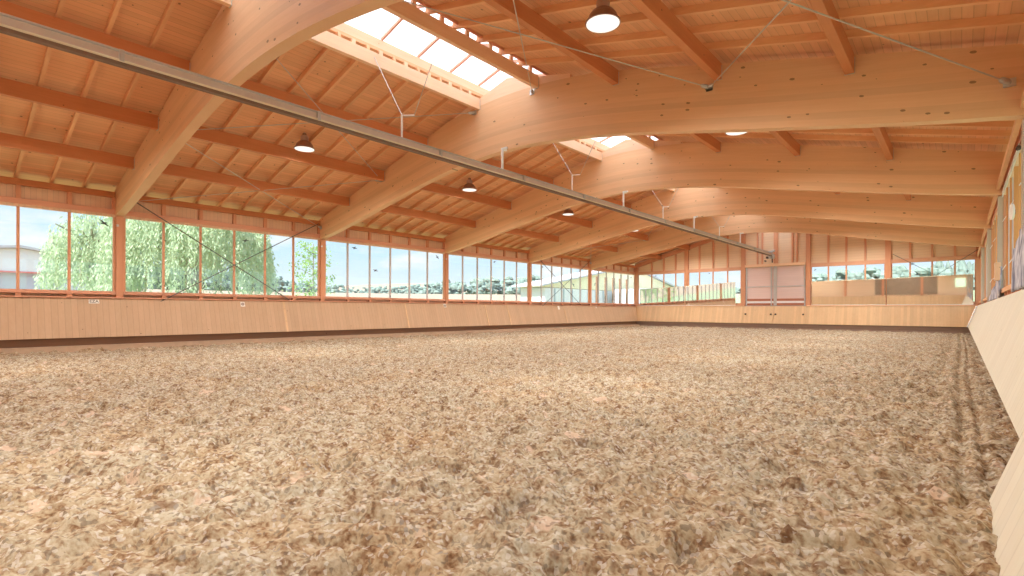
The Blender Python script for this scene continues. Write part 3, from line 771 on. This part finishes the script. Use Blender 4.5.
# ------------------------------------------------------------------ right wall fittings
r = empty('cable_ladder', (XR-.12, 12, 4.1)); tag(r, 'narrow cable ladder running under the right header past the second arch', 'cable tray')
for dz in (0, .12): MB().box(XR-.035, XR-.02, 12.3, 17.0, 4.00+dz, 4.02+dz).build('side_rail', M['white_steel'], r)
for k in range(16): MB().box(XR-.035, XR-.02, 12.4+k*.3, 12.43+k*.3, 4.00, 4.14).build('rung', M['white_steel'], r)
MB().tube([(XR-.03, 12.28, 4.07), (XR-.03, 12.4, 4.07)], .035, 10).build('end_cap', M['ink'], r)
o = MB().tube([(XR-.06, 13.54, 3.15), (XR-.03, 13.544, 3.15)], .15, 20).build('round_wall_lamp', M['sign']); MB().tube([(XR-.03, 13.55, 3.15), (XR+.0, 13.55, 3.15)], .05, 10).build('mount', M['ink'], o)
tag(o, 'round white disc fitting high on the right wall', 'wall lamp')
o = MB().box(.60, .70, 16.6, 17.0, 2.0, 2.42).build('junction_box', M['edge'], bevel=.01); tag(o, 'pale box on the post under the second nearest right arch foot', 'box')
def blanket(y0, y1, za, zb, label, depth=.10, seed=1):
    m = MB(); n, k = 40, 16
    for i in range(n+1):
        t = i/n; y = y0+(y1-y0)*t
        ztop = za+(zb-za)*t + .05*math.sin(t*9+seed)
        for j in range(k+1):
            s = j/k; z = 1.60+(ztop-1.60)*(1-s)
            x = .70 - depth*math.sin(s*PI*.6)*(.6+.3*math.sin(t*14+seed)) + .008*math.sin(t*31+s*5)
            m.v.append((x, y, z))
    for i in range(n):
        for j in range(k):
            a = i*(k+1)+j; m.f.append((a, a+1, a+k+2, a+k+1))
    o = m.build('horse_blanket', M['cloth'], smooth=True)
    md = o.modifiers.new('thickness', 'SOLIDIFY'); md.thickness = .03
    tag(o, label, 'blanket', None); return o
blanket(16.6, 22.8, 2.28, 1.72, 'blue-grey blanket draped on the right boarding beside the pale box', .04, 1)
blanket(9.0, 12.3, 2.55, 2.35, 'larger blue-grey blanket on the right boarding at the picture edge', .045, 3)

# ------------------------------------------------------------------ outdoors
def land():
    m = MB(); rs = [0, 15, 30, 50, 80, 120, 170, 240, 340, 460, 620]; na = 96
    def h(r, a):
        fx = -math.cos(a)   # towards -X
        base = -.25
        if r > 30: base += min(r-30, 140)*.052
        if r > 240:
            base += (r-240)/220*(11+5*math.sin(a*5+1)+3*math.sin(a*11)) * (1 if r <= 460 else .9)
        return base
    for r in rs:
        for k in range(na):
            a = 2*PI*k/na; m.v.append((XC+r*math.cos(a), 17+r*math.sin(a), h(r, a)))
    for i in range(len(rs)-1):
        for k in range(na):
            A = i*na+k; B = i*na+(k+1) % na; m.f.append((A, B, B+na, A+na))
    o = m.build('ground', M['land'], smooth=True); tag(o, 'meadow and pale stubble field rising behind the windows', 'ground', kind='structure')
land()
def leafcloud(name, mat, pts, dirs, ln, wd, parent=None):
    n = len(pts); pts = np.array(pts); dirs = np.array(dirs)
    side = rng.normal(size=(n, 3)); side -= (side*dirs).sum(1, keepdims=True)*dirs; side /= np.linalg.norm(side, axis=1, keepdims=True)
    L = ln*(.7+.6*rng.random((n,1))); W = wd*(.7+.6*rng.random((n,1)))
    v = np.stack([pts, pts+dirs*L*.5+side*W*.5, pts+dirs*L, pts+dirs*L*.5-side*W*.5], 1).reshape(-1, 3)
    me = bpy.data.meshes.new(name); me.from_pydata(v.tolist(), [], np.arange(n*4).reshape(n, 4).tolist()); me.materials.append(mat)
    o = bpy.data.objects.new(name, me); COL.objects.link(o)
    if parent: o.parent = parent; 
    return o
def willow(c, rad, ht, strands, label, drop=(1.2, 4.5)):
    r = empty('willow_tree', c); tag(r, label, 'tree')
    m = MB(); m.tube([(0,0,-.2), (.1,0,ht*.3), (-.1,.1,ht*.6), (0,0,ht*.85)], [.45,.36,.25,.10], 10)
    tips = []
    for k in range(14):
        a = 2*PI*k/14+rng.random()*.4; l = rad*(.5+.4*rng.random()); z0 = ht*(.35+.35*rng.random())
        m.tube([(0,0,z0), (l*.5*math.cos(a), l*.5*math.sin(a), z0+1.2), (l*math.cos(a), l*math.sin(a), z0+1.6)], [.13,.08,.03], 6)
    r['_o'] = [0.0,0.0,0.0]
    m.build('trunk', M['bark'], r)
    P = []; D = []
    for s in range(strands):
        a = 2*PI*rng.random(); q = math.sqrt(rng.random()); x, y = rad*q*math.cos(a), rad*q*math.sin(a)
        clump = .5+.5*math.sin(a*7+q*9)
        z = ht*(.55+.45*math.sqrt(max(0, 1-q*q)))*(.82+.18*clump) - .6*rng.random()
        dl = drop[0]+(drop[1]-drop[0])*rng.random(); nl = int(dl/.11)
        vx, vy = math.cos(a)*.22*rng.random(), math.sin(a)*.22*rng.random()
        for k in range(nl):
            t = k*.11
            if z-t < .3: break
            P.append((x+vx*t+rng.normal()*.07, y+vy*t+rng.normal()*.07, z-t)); d = Vector((rng.normal()*.5, rng.normal()*.5, -1)).normalized(); D.append(tuple(d))
    leafcloud('foliage', M['willow'], P, D, .26, .085, r)
willow((-35, 10.6, 0), 4.4, 9.5, 1500, 'large weeping willow filling the window strip behind the crossed rods')
willow((-38, 6.4, 0), 2.3, 7.4, 420, 'smaller willow with a leaning crown beside the grey barn', (1, 3.5))
def sapling(c, ht, label):
    r = empty('young_tree', c); tag(r, label, 'tree'); r['_o'] = [0.0,0.0,0.0]
    m = MB(); m.tube([(0,0,-.2), (.05,0,ht*.5), (0,.03,ht)], [.09,.06,.02], 8)
    P = []; D = []
    for k in range(26):
        z = ht*(.18+.8*k/26); a = k*2.4; l = .45+.75*math.sin(min(1, (1.05-z/ht)*1.6)*PI/2)
        e = Vector((l*math.cos(a), l*math.sin(a), z+.5*l)); m.tube([(0,0,z), tuple(e)], [.02,.008], 5)
        for q in range(46):
            t = rng.random()**.6; p = Vector((0,0,z)).lerp(e, t); P.append((p.x+rng.normal()*.16, p.y+rng.normal()*.16, p.z+rng.normal()*.14)); d = Vector(rng.normal(size=3)).normalized(); D.append(tuple(d))
    m.build('trunk', M['bark'], r); leafcloud('foliage', M['sapling'], P, D, .15, .09, r)
sapling((-27.0, 14.1, 0), 4.9, 'young bright green tree outside the second left post')
# barn on the left
r = empty('barn', (-60, 5, 0)); tag(r, 'grey barn with white gable band outside the first left window', 'building')
r['_o'] = [-60.0, 5.0, 0.0]
MB().prism([(-6, 0), (13, 0), (13, 4.3), (5.2, 4.3), (-6, 4.3)], 'x', -80, -60).build('wall', M['barn_grey'], r)
MB().prism([(-6.4, 4.35), (13.4, 4.35), (13.4, 5.2), (5.2, 6.35), (-6.4, 5.2)], 'x', -80, -59.7).build('gable_band', M['barn_white'], r)
MB().box(-60.1, -59.6, -6.4, 13.4, 4.28, 4.40).build('trim', M['barn_red'], r)
MB().prism([(-7, 5.1), (5.2, 6.38), (14, 5.1), (14, 5.25), (5.2, 6.58), (-7, 5.25)], 'x', -80, -59.3).build('roof', M['roof_grey'], r)
# building outside the far left corner
r = empty('farm_building', (-30, 49, 0)); tag(r, 'yellow and white farm building beyond the last left windows', 'building'); r['_o'] = [-30.0, 49.0, 0.0]
MB().prism([(39, 3.5), (72, 3.5), (72, 3.8), (56, 6.5), (39, 3.75)], 'x', -33, -30).build('upper_wall', M['render_yellow'], r)
MB().box(-33, -29.95, 39, 72, 0, 3.45).build('lower_wall', M['barn_white'], r)
MB().prism([(38.2, 3.55), (56, 6.52), (73, 3.7), (73, 3.85), (56, 6.72), (38.2, 3.7)], 'x', -33.5, -29.6).build('roof', M['roof_grey'], r)
for k in range(7): MB().box(-29.94, -29.86, 40.5+k*1.5, 40.6+k*1.5, 0, 3.4).build('batten', M['barn_grey'], r)
o = MB().box(-29, -23, 50, 64, 0, 3.6).build('dark_shed', M['barn_grey']); tag(o, 'dark grey shed behind the brown yard posts', 'building')
for k, y in enumerate((33.94, 35.24, 36.41, 37.51, 38.63)):
    o = MB().box(-21.1, -20.95, y-.09, y+.09, -.2, 3.86).build('yard_post', M['farpost'])
    tag(o, 'brown outdoor post behind the last left window, %s from the hall corner' % ['farthest', 'fourth', 'third', 'second', 'nearest'][k], 'post', 'brown yard posts')
# distant woods: nobody could count the trees
V = []; Fc = []
base = [(0, 0, 1)] + [(math.cos(PI*2*k/7)*math.sin(t), math.sin(PI*2*k/7)*math.sin(t), math.cos(t)) for t in (.8, 1.5, 2.2) for k in range(7)]
def lump(cx, cy, cz, w, h, sharp):
    st = len(V)
    for x, y, z in base:
        j = random.uniform(.78, 1.22)
        q = (1-.45*max(0, z)*sharp) * j
        V.append((cx+x*w*q, cy+y*w*q, cz+z*h*j))
    for k in range(7): Fc.append((st, st+1+k, st+1+(k+1) % 7))
    for r_ in range(2):
        for k in range(7):
            A = st+1+r_*7+k; B = st+1+r_*7+(k+1) % 7; Fc.append((A, A+7, B+7, B))
for k in range(1100):
    a = PI*.32 + PI*.78*random.random() if k < 760 else PI*(.34+.2*random.random())      # bearing, from +X anticlockwise
    conifer = a < PI*.50
    rr = random.uniform(200, 240) if not conifer else random.uniform(225, 300)
    x, y = XC+rr*math.cos(a), 17+rr*math.sin(a)
    gz = -.25+min(rr-30, 140)*.052
    h = random.uniform(3.0, 6.5)*(1.25+.5*math.sin(a*9)) if not conifer else random.uniform(9, 15)
    if conifer:
        w_ = h*.30
        for t, f in ((.10, 1.15), (.30, 1), (.48, .76), (.66, .5), (.82, .28)): lump(x, y, gz+h*t, w_*f, h*.24, 1)
    else:
        for q in range(7): lump(x+random.gauss(0, h*.32), y+random.gauss(0, h*.32), gz+h*random.uniform(.15, .85), h*random.uniform(.14, .26), h*random.uniform(.12, .22), 0)
me = bpy.data.meshes.new('woodland'); me.from_pydata(V, [], Fc); me.materials.append(M['forest'])
o = bpy.data.objects.new('woodland', me); COL.objects.link(o); tag(o, 'pale distant woods along the horizon', 'woods', kind='stuff')

# ------------------------------------------------------------------ light
W = bpy.data.worlds.new('World'); SC.world = W; W.use_nodes = True; nt = W.node_tree; nt.nodes.clear()
out = nt.nodes.new('ShaderNodeOutputWorld'); bg = nt.nodes.new('ShaderNodeBackground'); tc = nt.nodes.new('ShaderNodeTexCoord')
sep = nt.nodes.new('ShaderNodeSeparateXYZ'); nt.links.new(tc.outputs['Generated'], sep.inputs[0])
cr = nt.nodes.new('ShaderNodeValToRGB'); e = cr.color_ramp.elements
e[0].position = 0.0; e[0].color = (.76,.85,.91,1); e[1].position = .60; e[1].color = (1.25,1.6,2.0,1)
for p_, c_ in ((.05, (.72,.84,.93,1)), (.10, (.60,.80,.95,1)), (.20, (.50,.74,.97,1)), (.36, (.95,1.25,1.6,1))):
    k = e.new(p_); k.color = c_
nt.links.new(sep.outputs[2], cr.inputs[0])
mp = nt.nodes.new('ShaderNodeMapping'); mp.inputs['Scale'].default_value = (1,1,3.2); nt.links.new(tc.outputs['Generated'], mp.inputs[0])
no = nt.nodes.new('ShaderNodeTexNoise'); no.inputs['Scale'].default_value = 5.5; no.inputs['Detail'].default_value = 6; nt.links.new(mp.outputs[0], no.inputs['Vector'])
r2 = nt.nodes.new('ShaderNodeValToRGB'); r2.color_ramp.elements[0].position = .54; r2.color_ramp.elements[1].position = .68; nt.links.new(no.outputs[0], r2.inputs[0])
mx = nt.nodes.new('ShaderNodeMix'); mx.data_type = 'RGBA'; nt.links.new(r2.outputs[0], mx.inputs[0]); nt.links.new(cr.outputs[0], mx.inputs[6]); mx.inputs[7].default_value = (.88,.90,.91,1)
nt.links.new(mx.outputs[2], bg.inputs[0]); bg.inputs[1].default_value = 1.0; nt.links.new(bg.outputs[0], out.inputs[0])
S = bpy.data.lights.new('sun', 'SUN'); S.energy = 10.0; S.angle = .02; S.color = (1,.98,.96)
so = bpy.data.objects.new('sun', S); COL.objects.link(so); so.rotation_euler = Vector((-.03,.62,-.78)).to_track_quat('-Z', 'Y').to_euler()

# ------------------------------------------------------------------ camera
cam = bpy.data.cameras.new('camera'); co = bpy.data.objects.new('camera', cam); COL.objects.link(co); SC.camera = co
cam.sensor_width = 36; cam.lens = 512.9/1024*36; cam.clip_start = .05; cam.clip_end = 2000
cam.shift_y = (310.16-288)/1024
YAW = math.radians(41.19); ROLL = math.radians(.18)
co.matrix_world = Matrix.Translation((0,0,1.26)) @ Matrix.Rotation(YAW, 4, 'Z') @ Matrix.Rotation(PI/2, 4, 'X') @ Matrix.Rotation(ROLL, 4, 'Z')
SC.view_settings.view_transform = 'Standard'; SC.view_settings.look = 'None'; SC.view_settings.gamma = 1; SC.view_settings.exposure = 0.42
SC.view_settings.use_curve_mapping = False
SC.cycles.use_denoising = True
SC.cycles.max_bounces = 8; SC.cycles.diffuse_bounces = 6; SC.cycles.transparent_max_bounces = 16
for o in SC.objects:
    if '_o' in o: del o['_o']
